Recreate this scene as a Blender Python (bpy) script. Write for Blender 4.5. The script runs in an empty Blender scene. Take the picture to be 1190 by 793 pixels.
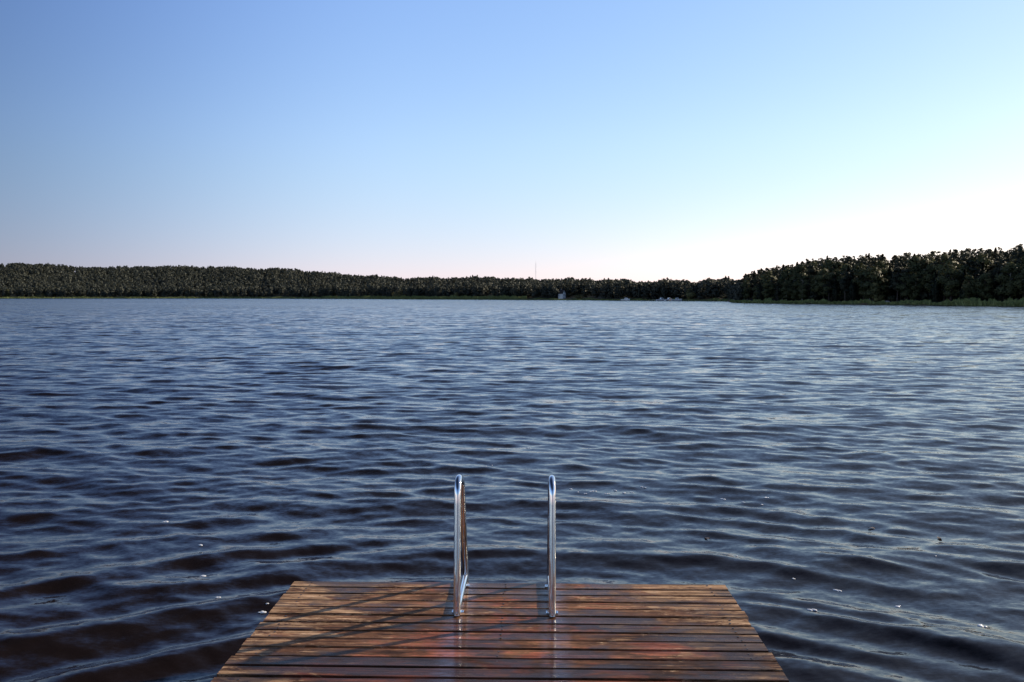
import bpy, bmesh, math, random
import numpy as np
from mathutils import Vector, Matrix
from math import radians as R, sin, cos, tan, atan, pi

random.seed(11)
rng = np.random.default_rng(11)
scene = bpy.context.scene
col = scene.collection

# ------------------------------------------------------------------ layout constants (metres, water level z = 0)
DECK_Z = 0.40
EYE = Vector((0.13, 0.0, 2.05))
SUN_EL, SUN_BEAR = 24.0, 63.0          # bearing clockwise from +Y (the way the jetty points)
FWD = -1.38                            # compass heading of the camera

# ------------------------------------------------------------------ node helpers
class NT:
    def __init__(s, name):
        s.m = bpy.data.materials.new(name); s.m.use_nodes = True
        s.t = s.m.node_tree; s.b = s.t.nodes['Principled BSDF']
    def n(s, typ, **kw):
        nd = s.t.nodes.new(typ)
        for k, v in kw.items():
            if k[0] == '_': setattr(nd, k[1:], v)
        return nd
    def l(s, a, b): s.t.links.new(a, b)
    def val(s, sock, v):
        if hasattr(v, 'is_output') or isinstance(v, bpy.types.NodeSocket): s.l(v, sock)
        else: sock.default_value = v
    def math(s, op, a, b=0.0, clamp=False):
        nd = s.t.nodes.new('ShaderNodeMath'); nd.operation = op; nd.use_clamp = clamp
        s.val(nd.inputs[0], a); s.val(nd.inputs[1], b); return nd.outputs[0]
    def vmath(s, op, a, b=(0, 0, 0)):
        nd = s.t.nodes.new('ShaderNodeVectorMath'); nd.operation = op
        s.val(nd.inputs[0], a); s.val(nd.inputs[1], b); return nd.outputs[0]
    def noise(s, vec, scale, detail=2.0, rough=0.5, dist=0.0):
        nd = s.t.nodes.new('ShaderNodeTexNoise'); s.l(vec, nd.inputs['Vector'])
        nd.inputs['Scale'].default_value = scale; nd.inputs['Detail'].default_value = detail
        nd.inputs['Roughness'].default_value = rough; nd.inputs['Distortion'].default_value = dist
        return nd
    def ramp(s, fac, stops, interp='LINEAR'):
        nd = s.t.nodes.new('ShaderNodeValToRGB'); s.l(fac, nd.inputs[0]); cr = nd.color_ramp
        cr.interpolation = interp
        while len(cr.elements) < len(stops): cr.elements.new(0.5)
        for e, (p, c) in zip(cr.elements, stops):
            e.position = p; e.color = (*c, 1) if len(c) == 3 else c
        return nd.outputs[0]
    def mix(s, fac, a, b, blend='MIX'):
        nd = s.t.nodes.new('ShaderNodeMix'); nd.data_type = 'RGBA'; nd.blend_type = blend
        s.val(nd.inputs[0], fac)
        for i, v in ((6, a), (7, b)):
            if isinstance(v, bpy.types.NodeSocket): s.l(v, nd.inputs[i])
            else: nd.inputs[i].default_value = (*v, 1)
        return nd.outputs[2]
    def maprange(s, v, a, b, c=0.0, d=1.0):
        nd = s.t.nodes.new('ShaderNodeMapRange'); s.l(v, nd.inputs[0])
        for i, x in enumerate((a, b, c, d)): nd.inputs[i+1].default_value = x
        return nd.outputs[0]
    def mapping(s, vec, scale=(1, 1, 1), rot=(0, 0, 0), loc=(0, 0, 0)):
        nd = s.t.nodes.new('ShaderNodeMapping'); s.l(vec, nd.inputs[0])
        nd.inputs['Scale'].default_value = scale; nd.inputs['Rotation'].default_value = rot
        nd.inputs['Location'].default_value = loc
        return nd.outputs[0]
    def attr(s, name):
        nd = s.t.nodes.new('ShaderNodeAttribute'); nd.attribute_name = name; return nd
    def obj(s): return s.t.nodes.new('ShaderNodeTexCoord').outputs['Object']
    def pos(s): return s.t.nodes.new('ShaderNodeNewGeometry').outputs['Position']
    def bump(s, h, strength, dist):
        nd = s.t.nodes.new('ShaderNodeBump'); s.l(h, nd.inputs['Height'])
        nd.inputs['Strength'].default_value = strength; nd.inputs['Distance'].default_value = dist
        s.l(nd.outputs[0], s.b.inputs['Normal']); return nd

# ------------------------------------------------------------------ materials
def mat_water():
    s = NT('lake_water')
    p = s.pos()
    lost = s.attr('lost_slope').outputs['Fac']
    # slow gust pattern that calms and roughens the surface in long streaks
    gust = s.noise(s.mapping(p, (0.35, 1.0, 1.0), (0, 0, R(14))), 0.045, 3.0, 0.55).outputs['Fac']
    gust = s.maprange(gust, 0.32, 0.68, 0.72, 1.28)
    def slope(scale, stretch, ang, detail, rough=0.55):
        n = s.noise(s.mapping(p, (stretch, 1.0, 1.0), (0, 0, R(ang))), scale, detail, rough)
        return s.vmath('SUBTRACT', n.outputs['Color'], (0.5, 0.5, 0.5))
    def scale_v(v, k):
        nd = s.t.nodes.new('ShaderNodeVectorMath'); nd.operation = 'SCALE'
        s.l(v, nd.inputs[0]); s.val(nd.inputs[3], k); return nd.outputs[0]
    fine = scale_v(slope(11.0, 0.38, 8, 4.0, 0.62), s.math('MULTIPLY', gust, WATER_FINE))
    mid = scale_v(slope(2.6, 0.42, -8, 3.0, 0.6), s.math('MULTIPLY', s.math('MULTIPLY', lost, 5.6), gust))
    big = scale_v(slope(0.75, 0.40, 10, 2.0), s.math('MULTIPLY', s.math('MULTIPLY', lost, 2.4), gust))
    micro = scale_v(slope(46.0, 0.5, -5, 3.0, 0.6), 0.22)
    tot = s.vmath('ADD', s.vmath('ADD', s.vmath('ADD', fine, micro), mid), big)
    tot = s.vmath('MULTIPLY', tot, (0.75, 1.0, 0.0))
    # facets of the waves rolling in towards the jetty face it
    cb = s.t.nodes.new('ShaderNodeCombineXYZ'); s.l(s.math('MULTIPLY', lost, -0.6), cb.inputs[1])
    tot = s.vmath('ADD', tot, cb.outputs[0])
    nrm = s.t.nodes.new('ShaderNodeNewGeometry').outputs['Normal']
    s.l(s.vmath('NORMALIZE', s.vmath('ADD', nrm, tot)), s.b.inputs['Normal'])
    s.b.inputs['Base Color'].default_value = (0.0120, 0.0072, 0.0055, 1)
    s.b.inputs['IOR'].default_value = 1.333
    s.b.inputs['Roughness'].default_value = 0.075
    return s.m

def mat_wood():
    s = NT('wet_stained_planks')
    o = s.obj(); rp = s.attr('plank').outputs['Fac']
    off = s.t.nodes.new('ShaderNodeCombineXYZ')
    s.l(s.math('MULTIPLY', rp, 37.0), off.inputs[0]); s.l(s.math('MULTIPLY', rp, 11.0), off.inputs[2])
    v = s.vmath('ADD', o, off.outputs[0])
    grain = s.noise(s.mapping(v, (1.0, 24, 24)), 2.2, 6, 0.65, 0.5).outputs['Fac']
    fibre = s.noise(s.mapping(v, (3.0, 120, 120)), 2.0, 3, 0.6).outputs['Fac']
    flake = s.noise(s.mapping(v, (5, 26, 26)), 2.4, 7, 0.75, 1.0).outputs['Fac']
    v2 = s.vmath('ADD', o, s.vmath('MULTIPLY', off.outputs[0], (0.03, 0, 0.02)))
    blotch = s.noise(s.mapping(v2, (1.0, 1.8, 1)), 2.0, 4, 0.65, 0.6).outputs['Fac']
    along = s.noise(s.mapping(v, (2.6, 6, 6)), 1.3, 5, 0.65).outputs['Fac']
    def sm(*ws):
        t = None
        for a_, k_ in ws:
            q_ = s.math('MULTIPLY', a_, k_); t = q_ if t is None else s.math('ADD', t, q_)
        return t
    sep = s.t.nodes.new('ShaderNodeSeparateXYZ'); s.l(o, sep.inputs[0])
    ax = s.math('ABSOLUTE', sep.outputs[0])
    # bare brown timber
    c = s.ramp(sm((along, 0.6), (flake, 0.4)), [(0.40, (0.070, 0.032, 0.016)), (0.50, (0.16, 0.075, 0.036)), (0.60, (0.30, 0.15, 0.075))])
    # red stain left between the worn parts, nearer the middle and the near boards
    rmask = s.math('ADD', sm((blotch, 0.45), (along, 0.30), (flake, 0.25)), s.math('ADD', s.maprange(sep.outputs[1], 3.4, 4.6, 0.035, -0.045), s.maprange(ax, 0.5, 1.2, 0.01, -0.045)))
    red = s.ramp(sm((flake, 0.6), (grain, 0.4)), [(0.38, (0.13, 0.038, 0.021)), (0.62, (0.40, 0.135, 0.075))])
    c = s.mix(s.maprange(rmask, 0.512, 0.555), c, red)
    # plank to plank tone
    tone = s.maprange(rp, 0, 1, 0.62, 1.40)
    tn = s.t.nodes.new('ShaderNodeCombineColor'); [s.l(tone, tn.inputs[i]) for i in range(3)]
    c = s.mix(1.0, c, tn.outputs[0], 'MULTIPLY')
    # worn paler timber: outer ends and front boards
    edge = s.maprange(ax, 0.45, 1.2, -0.02, 0.085)
    front = s.maprange(sep.outputs[1], 3.6, 4.6, -0.035, 0.045)
    w = s.noise(s.mapping(v, (2.4, 8, 8)), 1.5, 6, 0.72, 0.7).outputs['Fac']
    wf = s.math('ADD', s.math('ADD', sm((w, 0.60), (flake, 0.40)), edge), front)
    wf = s.maprange(wf, 0.535, 0.59, 0, 0.85)
    wc = s.ramp(sm((grain, 0.6), (flake, 0.4)), [(0.38, (0.20, 0.10, 0.06)), (0.5, (0.44, 0.27, 0.15)), (0.62, (0.70, 0.49, 0.32))])
    c = s.mix(wf, c, wc)
    g = s.ramp(grain, [(0.40, (0.38, 0.35, 0.33)), (0.50, (0.95, 0.95, 0.95)), (0.60, (1.45, 1.45, 1.42))])
    c = s.mix(0.8, c, g, 'MULTIPLY')
    # dark soaked patches
    wet = s.noise(s.mapping(v2, (1.1, 2.2, 1)), 1.6, 4, 0.6, 0.4).outputs['Fac']
    soak = s.maprange(sm((wet, 0.72), (flake, 0.28)), 0.49, 0.545, 0, 0.72)
    c = s.mix(soak, c, (0.042, 0.025, 0.017))
    # scattered knots
    kn = s.t.nodes.new('ShaderNodeTexVoronoi'); s.l(s.mapping(v, (2.2, 7.5, 7.5)), kn.inputs['Vector']); kn.inputs['Scale'].default_value = 1.0
    c = s.mix(s.maprange(kn.outputs['Distance'], 0.05, 0.11, 0.8, 0.0), c, (0.03, 0.014, 0.009))
    c = s.mix(1.0, c, (0.90, 0.86, 0.84), 'MULTIPLY')
    s.l(c, s.b.inputs['Base Color'])
    rr = s.math('ADD', s.math('MULTIPLY', fibre, 0.22), s.maprange(wet, 0.44, 0.56, 0.48, 0.16))
    s.l(s.math('ADD', rr, s.math('MULTIPLY', wf, 0.2), True), s.b.inputs['Roughness'])
    s.b.inputs['IOR'].default_value = 1.36; s.b.inputs['Specular IOR Level'].default_value = 0.17
    # film of water where wet feet have dripped
    film = s.maprange(s.math('ADD', wet, s.maprange(ax, 0.25, 1.0, 0.03, -0.08)), 0.48, 0.56)
    band = s.maprange(s.math('ABSOLUTE', s.math('SUBTRACT', ax, 0.245)), 0.02, 0.09, 1.0, 0.0)
    s.l(s.math('MAXIMUM', s.math('MULTIPLY', film, 0.16), s.math('MULTIPLY', band, s.maprange(flake, 0.44, 0.52, 0.25, 1.0))), s.b.inputs['Coat Weight']); s.b.inputs['Coat Roughness'].default_value = 0.03; s.b.inputs['Coat IOR'].default_value = 1.42
    h = s.math('ADD', s.math('MULTIPLY', grain, 0.7), s.math('MULTIPLY', fibre, 0.5))
    s.bump(h, 0.55, 0.0022)
    cb = s.t.nodes.new('ShaderNodeBump'); s.l(grain, cb.inputs['Height']); cb.inputs['Strength'].default_value = 0.25; cb.inputs['Distance'].default_value = 0.0012
    s.l(cb.outputs[0], s.b.inputs['Coat Normal'])
    return s.m

def mat_simple(name, colr, rough=0.5, metal=0.0, var=0.25, scale=6.0, bump=0.0):
    s = NT(name)
    n = s.noise(s.obj(), scale, 4, 0.6).outputs['Fac']
    c = s.ramp(n, [(0.3, tuple(x*(1-var) for x in colr)), (0.7, tuple(min(1, x*(1+var)) for x in colr))])
    s.l(c, s.b.inputs['Base Color']); s.b.inputs['Roughness'].default_value = rough
    s.b.inputs['Metallic'].default_value = metal
    if bump: s.bump(n, bump, 0.02)
    return s.m

def mat_steel():
    s = NT('polished_steel')
    o = s.obj()
    n = s.noise(s.mapping(o, (1, 1, 6)), 22, 4, 0.65).outputs['Fac']
    d = s.noise(o, 5, 4, 0.6).outputs['Fac']
    s.b.inputs['Metallic'].default_value = 1.0
    s.l(s.ramp(d, [(0.3, (0.74, 0.74, 0.75)), (0.7, (0.88, 0.88, 0.89))]), s.b.inputs['Base Color'])
    s.l(s.maprange(n, 0.3, 0.7, 0.035, 0.085), s.b.inputs['Roughness'])
    s.bump(n, 0.06, 0.001)
    return s.m

def mat_foliage(name, dark, light, sheen=0.12):
    s = NT(name)
    t = s.attr('tint')
    oi = s.t.nodes.new('ShaderNodeObjectInfo').outputs['Random']
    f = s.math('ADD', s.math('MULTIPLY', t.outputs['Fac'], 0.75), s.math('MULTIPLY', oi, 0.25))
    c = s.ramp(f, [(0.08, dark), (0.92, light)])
    s.l(c, s.b.inputs['Base Color']); s.b.inputs['Roughness'].default_value = 0.6
    s.b.inputs['Specular IOR Level'].default_value = 0.25
    tr = s.t.nodes.new('ShaderNodeBsdfTranslucent'); s.l(c, tr.inputs[0])
    mx = s.t.nodes.new('ShaderNodeMixShader'); mx.inputs[0].default_value = 0.22
    s.l(s.b.outputs[0], mx.inputs[1]); s.l(tr.outputs[0], mx.inputs[2])
    s.l(mx.outputs[0], s.t.nodes['Material Output'].inputs[0])
    return s.m

def mat_ground():
    s = NT('shore_ground')
    p = s.pos()
    n = s.noise(p, 0.08, 5, 0.6).outputs['Fac']
    c = s.ramp(n, [(0.3, (0.018, 0.022, 0.012)), (0.7, (0.05, 0.052, 0.028))])
    sep = s.t.nodes.new('ShaderNodeSeparateXYZ'); s.l(p, sep.inputs[0])
    low = s.maprange(sep.outputs[2], 0.05, 0.9, 1, 0)
    c = s.mix(low, c, (0.16, 0.085, 0.05))
    s.l(c, s.b.inputs['Base Color']); s.b.inputs['Roughness'].default_value = 0.9
    return s.m

WATER_FINE = 0.30
M = dict(
    water=mat_water(), wood=mat_wood(), steel=mat_steel(), ground=mat_ground(),
    beam=mat_simple('soaked_beam', (0.035, 0.025, 0.02), 0.5, 0, 0.35, 8, 0.4),
    grey_wood=mat_simple('weathered_grey_timber', (0.26, 0.25, 0.24), 0.7, 0, 0.3, 9, 0.3),
    screw=mat_simple('screw_metal', (0.12, 0.09, 0.08), 0.45, 0.8),
    plastic=mat_simple('black_float_plastic', (0.02, 0.02, 0.022), 0.45),
    pine=mat_foliage('pine_needles', (0.014, 0.020, 0.014), (0.062, 0.062, 0.036)),
    spruce=mat_foliage('spruce_needles', (0.012, 0.020, 0.015), (0.045, 0.056, 0.034)),
    leafy=mat_foliage('broad_leaves', (0.030, 0.040, 0.016), (0.13, 0.13, 0.055)),
    haze=mat_foliage('hazed_distant_wood', (0.050, 0.056, 0.046), (0.085, 0.088, 0.062)),  # far leaf colours lightened and greyed to imitate distance haze
    bush=mat_foliage('pale_bush_leaves', (0.11, 0.115, 0.045), (0.26, 0.23, 0.10)),
    reed=mat_foliage('reed_blades', (0.15, 0.19, 0.06), (0.34, 0.36, 0.14)),
    bark=mat_simple('tree_bark', (0.07, 0.05, 0.038), 0.85, 0, 0.4, 2),
    birch=mat_simple('birch_bark', (0.32, 0.30, 0.27), 0.8, 0, 0.4, 3),
    white=mat_simple('white_paint', (0.86, 0.86, 0.85), 0.45, 0, 0.06, 2),
    roof=mat_simple('dark_roof_tiles', (0.06, 0.045, 0.042), 0.7, 0, 0.25, 3),
    glass=mat_simple('dark_glass', (0.02, 0.025, 0.03), 0.08, 0, 0.1, 2),
    mast=mat_simple('mast_paint', (0.75, 0.73, 0.72), 0.5, 0, 0.1, 2),
    stone=mat_simple('pale_granite', (0.36, 0.33, 0.30), 0.85, 0, 0.25, 1.5, 0.5),
    foam=mat_simple('foam', (0.75, 0.76, 0.78), 0.4, 0, 0.1, 80),
    leaf=mat_simple('fallen_leaf', (0.16, 0.10, 0.05), 0.5, 0, 0.4, 30),
)

# ------------------------------------------------------------------ object helpers
def link(name, me, m, parent=None, smooth=False):
    o = bpy.data.objects.new(name, me); col.objects.link(o)
    for x in (m if isinstance(m, (list, tuple)) else [m]): me.materials.append(x)
    if smooth: me.polygons.foreach_set('use_smooth', [True]*len(me.polygons))
    if parent: o.parent = parent
    return o
def from_bm(name, bm, m, parent=None, smooth=False):
    bmesh.ops.recalc_face_normals(bm, faces=bm.faces)
    me = bpy.data.meshes.new(name); bm.to_mesh(me); bm.free()
    return link(name, me, m, parent, smooth)
def empty(name, loc=(0, 0, 0), rz=0):
    o = bpy.data.objects.new(name, None); col.objects.link(o)
    o.location = loc; o.rotation_euler = (0, 0, rz); o.empty_display_size = 0.2; return o
def tag(o, label=None, cat=None, group=None, kind=None):
    if label: o['label'] = label
    if cat: o['category'] = cat
    if group: o['group'] = group
    if kind: o['kind'] = kind
    return o
def box(bm, cx, cy, cz, sx, sy, sz, bevel=0.0, rot=None):
    r = bmesh.ops.create_cube(bm, size=1.0)
    vs = r['verts']
    for v in vs: v.co = Vector((v.co.x*sx, v.co.y*sy, v.co.z*sz))
    if bevel:
        es = list({e for v in vs for e in v.link_edges})
        b = bmesh.ops.bevel(bm, geom=es, offset=bevel, segments=2, affect='EDGES', profile=0.6)
        vs = list({v for f in b['faces'] for v in f.verts} | {v for v in vs if v.is_valid})
    for v in vs:
        if rot: v.co = rot @ v.co
        v.co += Vector((cx, cy, cz))
    return vs
def tube(bm, pts, rad, seg=20, cap=True):
    pts = [Vector(p) for p in pts]; rings = []
    if not isinstance(rad, (list, tuple)) and seg > 16:      # keep long straight runs in short lengths
        q = [pts[0]]
        for a, b in zip(pts, pts[1:]):
            m = max(1, int((b-a).length/0.05)); q += [a.lerp(b, k/m) for k in range(1, m+1)]
        pts = q
    rads = rad if isinstance(rad, (list, tuple)) else [rad]*len(pts)
    n = None
    for i, p in enumerate(pts):
        t = ((pts[i+1]-p) if i < len(pts)-1 else (p-pts[i-1]))
        if 0 < i < len(pts)-1: t = (pts[i+1]-p).normalized() + (p-pts[i-1]).normalized()
        t.normalize()
        if n is None:
            n = t.orthogonal().normalized()
        n = (n - t*n.dot(t)).normalized(); b = t.cross(n)
        rings.append([bm.verts.new(p + (n*cos(a)+b*sin(a))*rads[i]) for a in [2*pi*k/seg for k in range(seg)]])
    for a, b in zip(rings, rings[1:]):
        for k in range(seg): bm.faces.new((a[k], a[(k+1) % seg], b[(k+1) % seg], b[k]))
    if cap:      # caps on their own vertices, so the tube wall keeps straight normals
        for rg in (rings[0][::-1], rings[-1]): bm.faces.new([bm.verts.new(v.co) for v in rg])
def fillet(pts, rad, n=8):
    pts = [Vector(p) for p in pts]; out = [pts[0]]
    for i in range(1, len(pts)-1):
        a, p, b = pts[i-1], pts[i], pts[i+1]
        u = (a-p).normalized(); v = (b-p).normalized()
        half = u.angle(v)/2; r_ = rad[i-1] if isinstance(rad, (list, tuple)) else rad
        d = r_/tan(half); c = p + (u+v).normalized()*(r_/sin(half))
        s0 = p+u*d-c; s1 = p+v*d-c
        q = s0.rotation_difference(s1)
        for k in range(n+1):
            qq = q.copy(); ax, an = q.to_axis_angle()
            out.append(c + Matrix.Rotation(an*k/n, 3, ax) @ s0)
    out.append(pts[-1]); return out

# ------------------------------------------------------------------ water
NW = 270
lam = np.exp(rng.uniform(np.log(0.06), np.log(3.4), NW))
shape = np.exp(-0.5*((np.log(lam)-np.log(0.34))/0.95)**2)      # slope spectrum
spread = np.interp(np.log(lam), [np.log(0.1), np.log(0.6), np.log(4)], [34, 24, 12])
dirs = np.radians(-90 - 8 + rng.normal(0, 1, NW)*spread)
kk = 2*np.pi/lam
SLOPE_RMS = 0.138
sl = np.sqrt(shape/shape.sum())*SLOPE_RMS*np.sqrt(2)
amp = sl/kk
ph = rng.uniform(0, 2*np.pi, NW)
kx, ky = kk*np.cos(dirs), kk*np.sin(dirs)

RINGS = []
for i_ in range(26):
    l0 = float(np.exp(rng.uniform(np.log(0.12), np.log(1.15))))
    RINGS.append((rng.normal(0, 0.35), 1.2+rng.normal(0, 0.35), l0, float(0.034*np.exp(-0.5*(np.log(l0/0.5)/0.8)**2)), rng.uniform(2, 7), rng.uniform(0, 6.28), rng.uniform(0, 6.28)))
def near(x, y):
    d = np.sqrt(x**2+(y-2.5)**2); return 1/(1+np.exp((d-5.0)/1.3))
def waves(x, y, spacing):
    """heights and sideways drift of the surface; waves the mesh is too coarse for are left to the slope texture"""
    z = np.zeros_like(x); dx = np.zeros_like(x); dy = np.zeros_like(x); lost = np.zeros_like(x)
    calm = 1-0.45*near(x, y)
    for i in range(NW):
        w = np.clip((lam[i]/np.maximum(spacing, 1e-4)-2.2)/2.5, 0, 1)*calm
        a = (kx[i]*x+ky[i]*y+ph[i]).astype(np.float32)
        s_, c_ = np.sin(a), np.cos(a)
        z += w*amp[i]*c_
        dx -= w*amp[i]*0.6*np.cos(dirs[i])*s_; dy -= w*amp[i]*0.6*np.sin(dirs[i])*s_
        lost += (1-(w/calm)**2)*sl[i]**2/2
    # waves bent round the jetty: curved fronts that fade with distance
    for (cx, cy, l0, sr, m1, p1, p0) in RINGS:
        d = np.sqrt((x-cx)**2+(y-cy)**2); th = np.arctan2(x-cx, y-cy)
        w = np.clip((l0/np.maximum(spacing, 1e-4)-2.2)/2.5, 0, 1)
        a0 = sr*1.414*l0/(2*np.pi)*near(x, y)*w*(1+0.6*np.sin(m1*th+p1))
        q = 2*np.pi*d/l0+p0+1.1*np.sin(1.7*th+p1)+0.5*np.sin(5.3*th+p0)
        z += a0*np.cos(q); c_ = -a0*0.6*np.sin(q)/np.maximum(d, 0.3)
        dx += c_*(x-cx); dy += c_*(y-cy)
    return z, dx, dy, np.sqrt(lost)

def build_water():
    rs = [0.25]
    while rs[-1] < 1700:
        r = rs[-1]
        if r < 1.8: d = 0.09
        elif r < 4.2: d = 0.035
        elif r < 260: d = max(0.017, 0.0043*r)
        else: d = 0.035*r
        rs.append(r+d)
    rs += [2500, 5000, 12000]
    rs = np.array(rs); dr = np.gradient(rs)
    half = R(37)
    th = np.concatenate([np.linspace(-half, half, 1080)+R(FWD), np.linspace(half, 2*np.pi-half, 220)[1:-1]+R(FWD)])
    dth = np.abs(np.gradient(np.unwrap(th)))
    nr, nt = len(rs), len(th)
    rr, tt = np.meshgrid(rs, th, indexing='ij')
    x = EYE.x+rr*np.sin(tt); y = EYE.y+rr*np.cos(tt)
    sp = np.maximum(dr[:, None]+0*tt, rr*dth[None, :])
    z, dx, dy, lost = waves(x.ravel(), y.ravel(), sp.ravel())
    co = np.stack([x.ravel()+dx, y.ravel()+dy, z], 1).astype(np.float32)
    co = np.vstack([co, [[EYE.x, EYE.y, 0]]]).astype(np.float32); lost = np.append(lost, lost[0])
    i = np.arange(nr-1)[:, None]; j = np.arange(nt)[None, :]; j2 = (j+1) % nt
    q = np.stack([i*nt+j, (i+1)*nt+j, (i+1)*nt+j2, i*nt+j2], -1).reshape(-1, 4)[:, ::-1]
    tri = np.stack([np.full(nt, nr*nt), np.arange(nt), (np.arange(nt)+1) % nt], 1)[:, ::-1]
    me = bpy.data.meshes.new('lake_water')
    me.vertices.add(len(co)); me.vertices.foreach_set('co', co.ravel())
    me.loops.add(q.size+tri.size); me.loops.foreach_set('vertex_index', np.concatenate([q.ravel(), tri.ravel()]).astype(np.int32))
    me.polygons.add(len(q)+len(tri))
    st = np.concatenate([np.arange(len(q))*4, len(q)*4+np.arange(len(tri))*3]).astype(np.int32)
    me.polygons.foreach_set('loop_start', st)
    me.polygons.foreach_set('use_smooth', np.ones(len(st), dtype=bool))
    a = me.attributes.new('lost_slope', 'FLOAT', 'POINT'); a.data.foreach_set('value', lost.astype(np.float32))
    me.update(calc_edges=True)
    if me.polygons[1000].normal.z < 0: me.flip_normals()
    o = link('lake_water', me, M['water'])
    tag(o, 'dark rippled lake water with blue sky streaks', None, None, 'structure')
build_water()

# ------------------------------------------------------------------ jetty (one thing: planks, beams, floats)
HALF_W, Y_FRONT, Y_BACK, PITCH, GAP = 1.2425, 4.650, 3.0, 0.1000, 0.0135
def build_jetty():
    root = empty('jetty', (0, 0, 0))
    tag(root, 'wet red-brown plank jetty with worn dark gaps reaching into the lake', 'jetty')
    bm = bmesh.new(); lay = bm.verts.layers.float.new('plank')
    y = Y_FRONT; k = 0
    rnd = random.Random(4)
    while y > Y_BACK:
        w = PITCH-GAP+rnd.uniform(-0.0025, 0.002)
        n0 = len(bm.verts)
        x0 = -HALF_W+rnd.uniform(-0.006, 0.006); x1 = HALF_W+rnd.uniform(-0.006, 0.006)
        dz = rnd.uniform(-0.0022, 0.0022); tilt = rnd.uniform(-0.010, 0.010); tw = rnd.uniform(-0.0012, 0.0012)
        ns = 24
        prof = [(-w/2, -0.028), (w/2, -0.028), (w/2, -0.0035), (w/2-0.0035, 0.0), (0.0, -0.0006), (-w/2+0.0035, 0.0), (-w/2, -0.0035)]
        rings = []; rv = rnd.random(); bow = rnd.uniform(-0.002, 0.002); pz = rnd.uniform(0, 6)
        for s_ in range(ns+1):
            u = s_/ns; x = x0+(x1-x0)*u
            ring = []
            for (py, pz_) in prof:
                yy = y-w/2+py+bow*(4*u*(1-u))+0.0012*sin(9*u+pz)
                zz = DECK_Z+dz+pz_+tilt*py+tw*sin(5*u+pz)
                v = bm.verts.new((x, yy, zz)); v[lay] = rv; ring.append(v)
            rings.append(ring)
        for a, b in zip(rings, rings[1:]):
            for q in range(len(prof)): bm.faces.new((a[q], a[(q+1) % len(prof)], b[(q+1) % len(prof)], b[q]))
        bm.faces.new(rings[0]); bm.faces.new(rings[-1][::-1])
        y -= PITCH; k += 1
    # screw heads, two per plank over each beam
    nf = len(bm.faces); y = Y_FRONT
    while y > Y_BACK:
        for bx in (-1.14, -0.02, 1.14):
            for oy in (-0.024, -0.068):
                m_ = Matrix.Translation((bx+rnd.uniform(-0.006, 0.006), y+oy+rnd.uniform(-0.003, 0.003), DECK_Z-0.0012))
                bmesh.ops.create_cone(bm, cap_ends=True, segments=10, radius1=0.0058, radius2=0.0052, depth=0.004, matrix=m_)
        y -= PITCH
    bm.faces.ensure_lookup_table()
    for f in bm.faces[nf:]: f.material_index = 1
    from_bm('deck', bm, [M['wood'], M['screw']], root)
    zt = DECK_Z-0.032
    for bx in (-1.17, 0.0, 1.17):
        bm = bmesh.new(); box(bm, bx, (Y_FRONT-0.05+Y_BACK)/2, zt-0.075, 0.06, Y_FRONT-0.05-Y_BACK, 0.15, 0.004)
        from_bm('beam', bm, M['beam'], root)
    bm = bmesh.new(); box(bm, 0, Y_FRONT-0.018, zt-0.078, 2.44, 0.036, 0.142, 0.004)
    from_bm('end_board', bm, M['beam'], root)
    bm = bmesh.new()
    for k in range(50): box(bm, 0.0, Y_BACK-0.075-k*0.125, DECK_Z-0.016, 0.86, 0.112, 0.03, 0.003)
    from_bm('unseen_gangway', bm, M['grey_wood'], root)  # unseen walkway, added narrow and grey to change what the handrails mirror
    for bx in (-0.36, 0.36):
        bm = bmesh.new(); box(bm, bx, Y_BACK-3.1, DECK_Z-0.11, 0.06, 6.1, 0.15, 0.004); from_bm('beam', bm, M['beam'], root)
    for bx in (-0.72, 0.72):
        for by in (3.85,):
            bm = bmesh.new(); box(bm, bx, by, -0.03, 0.8, 1.2, 0.48, 0.06)
            from_bm('float', bm, M['plastic'], root, True)
build_jetty()

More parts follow.
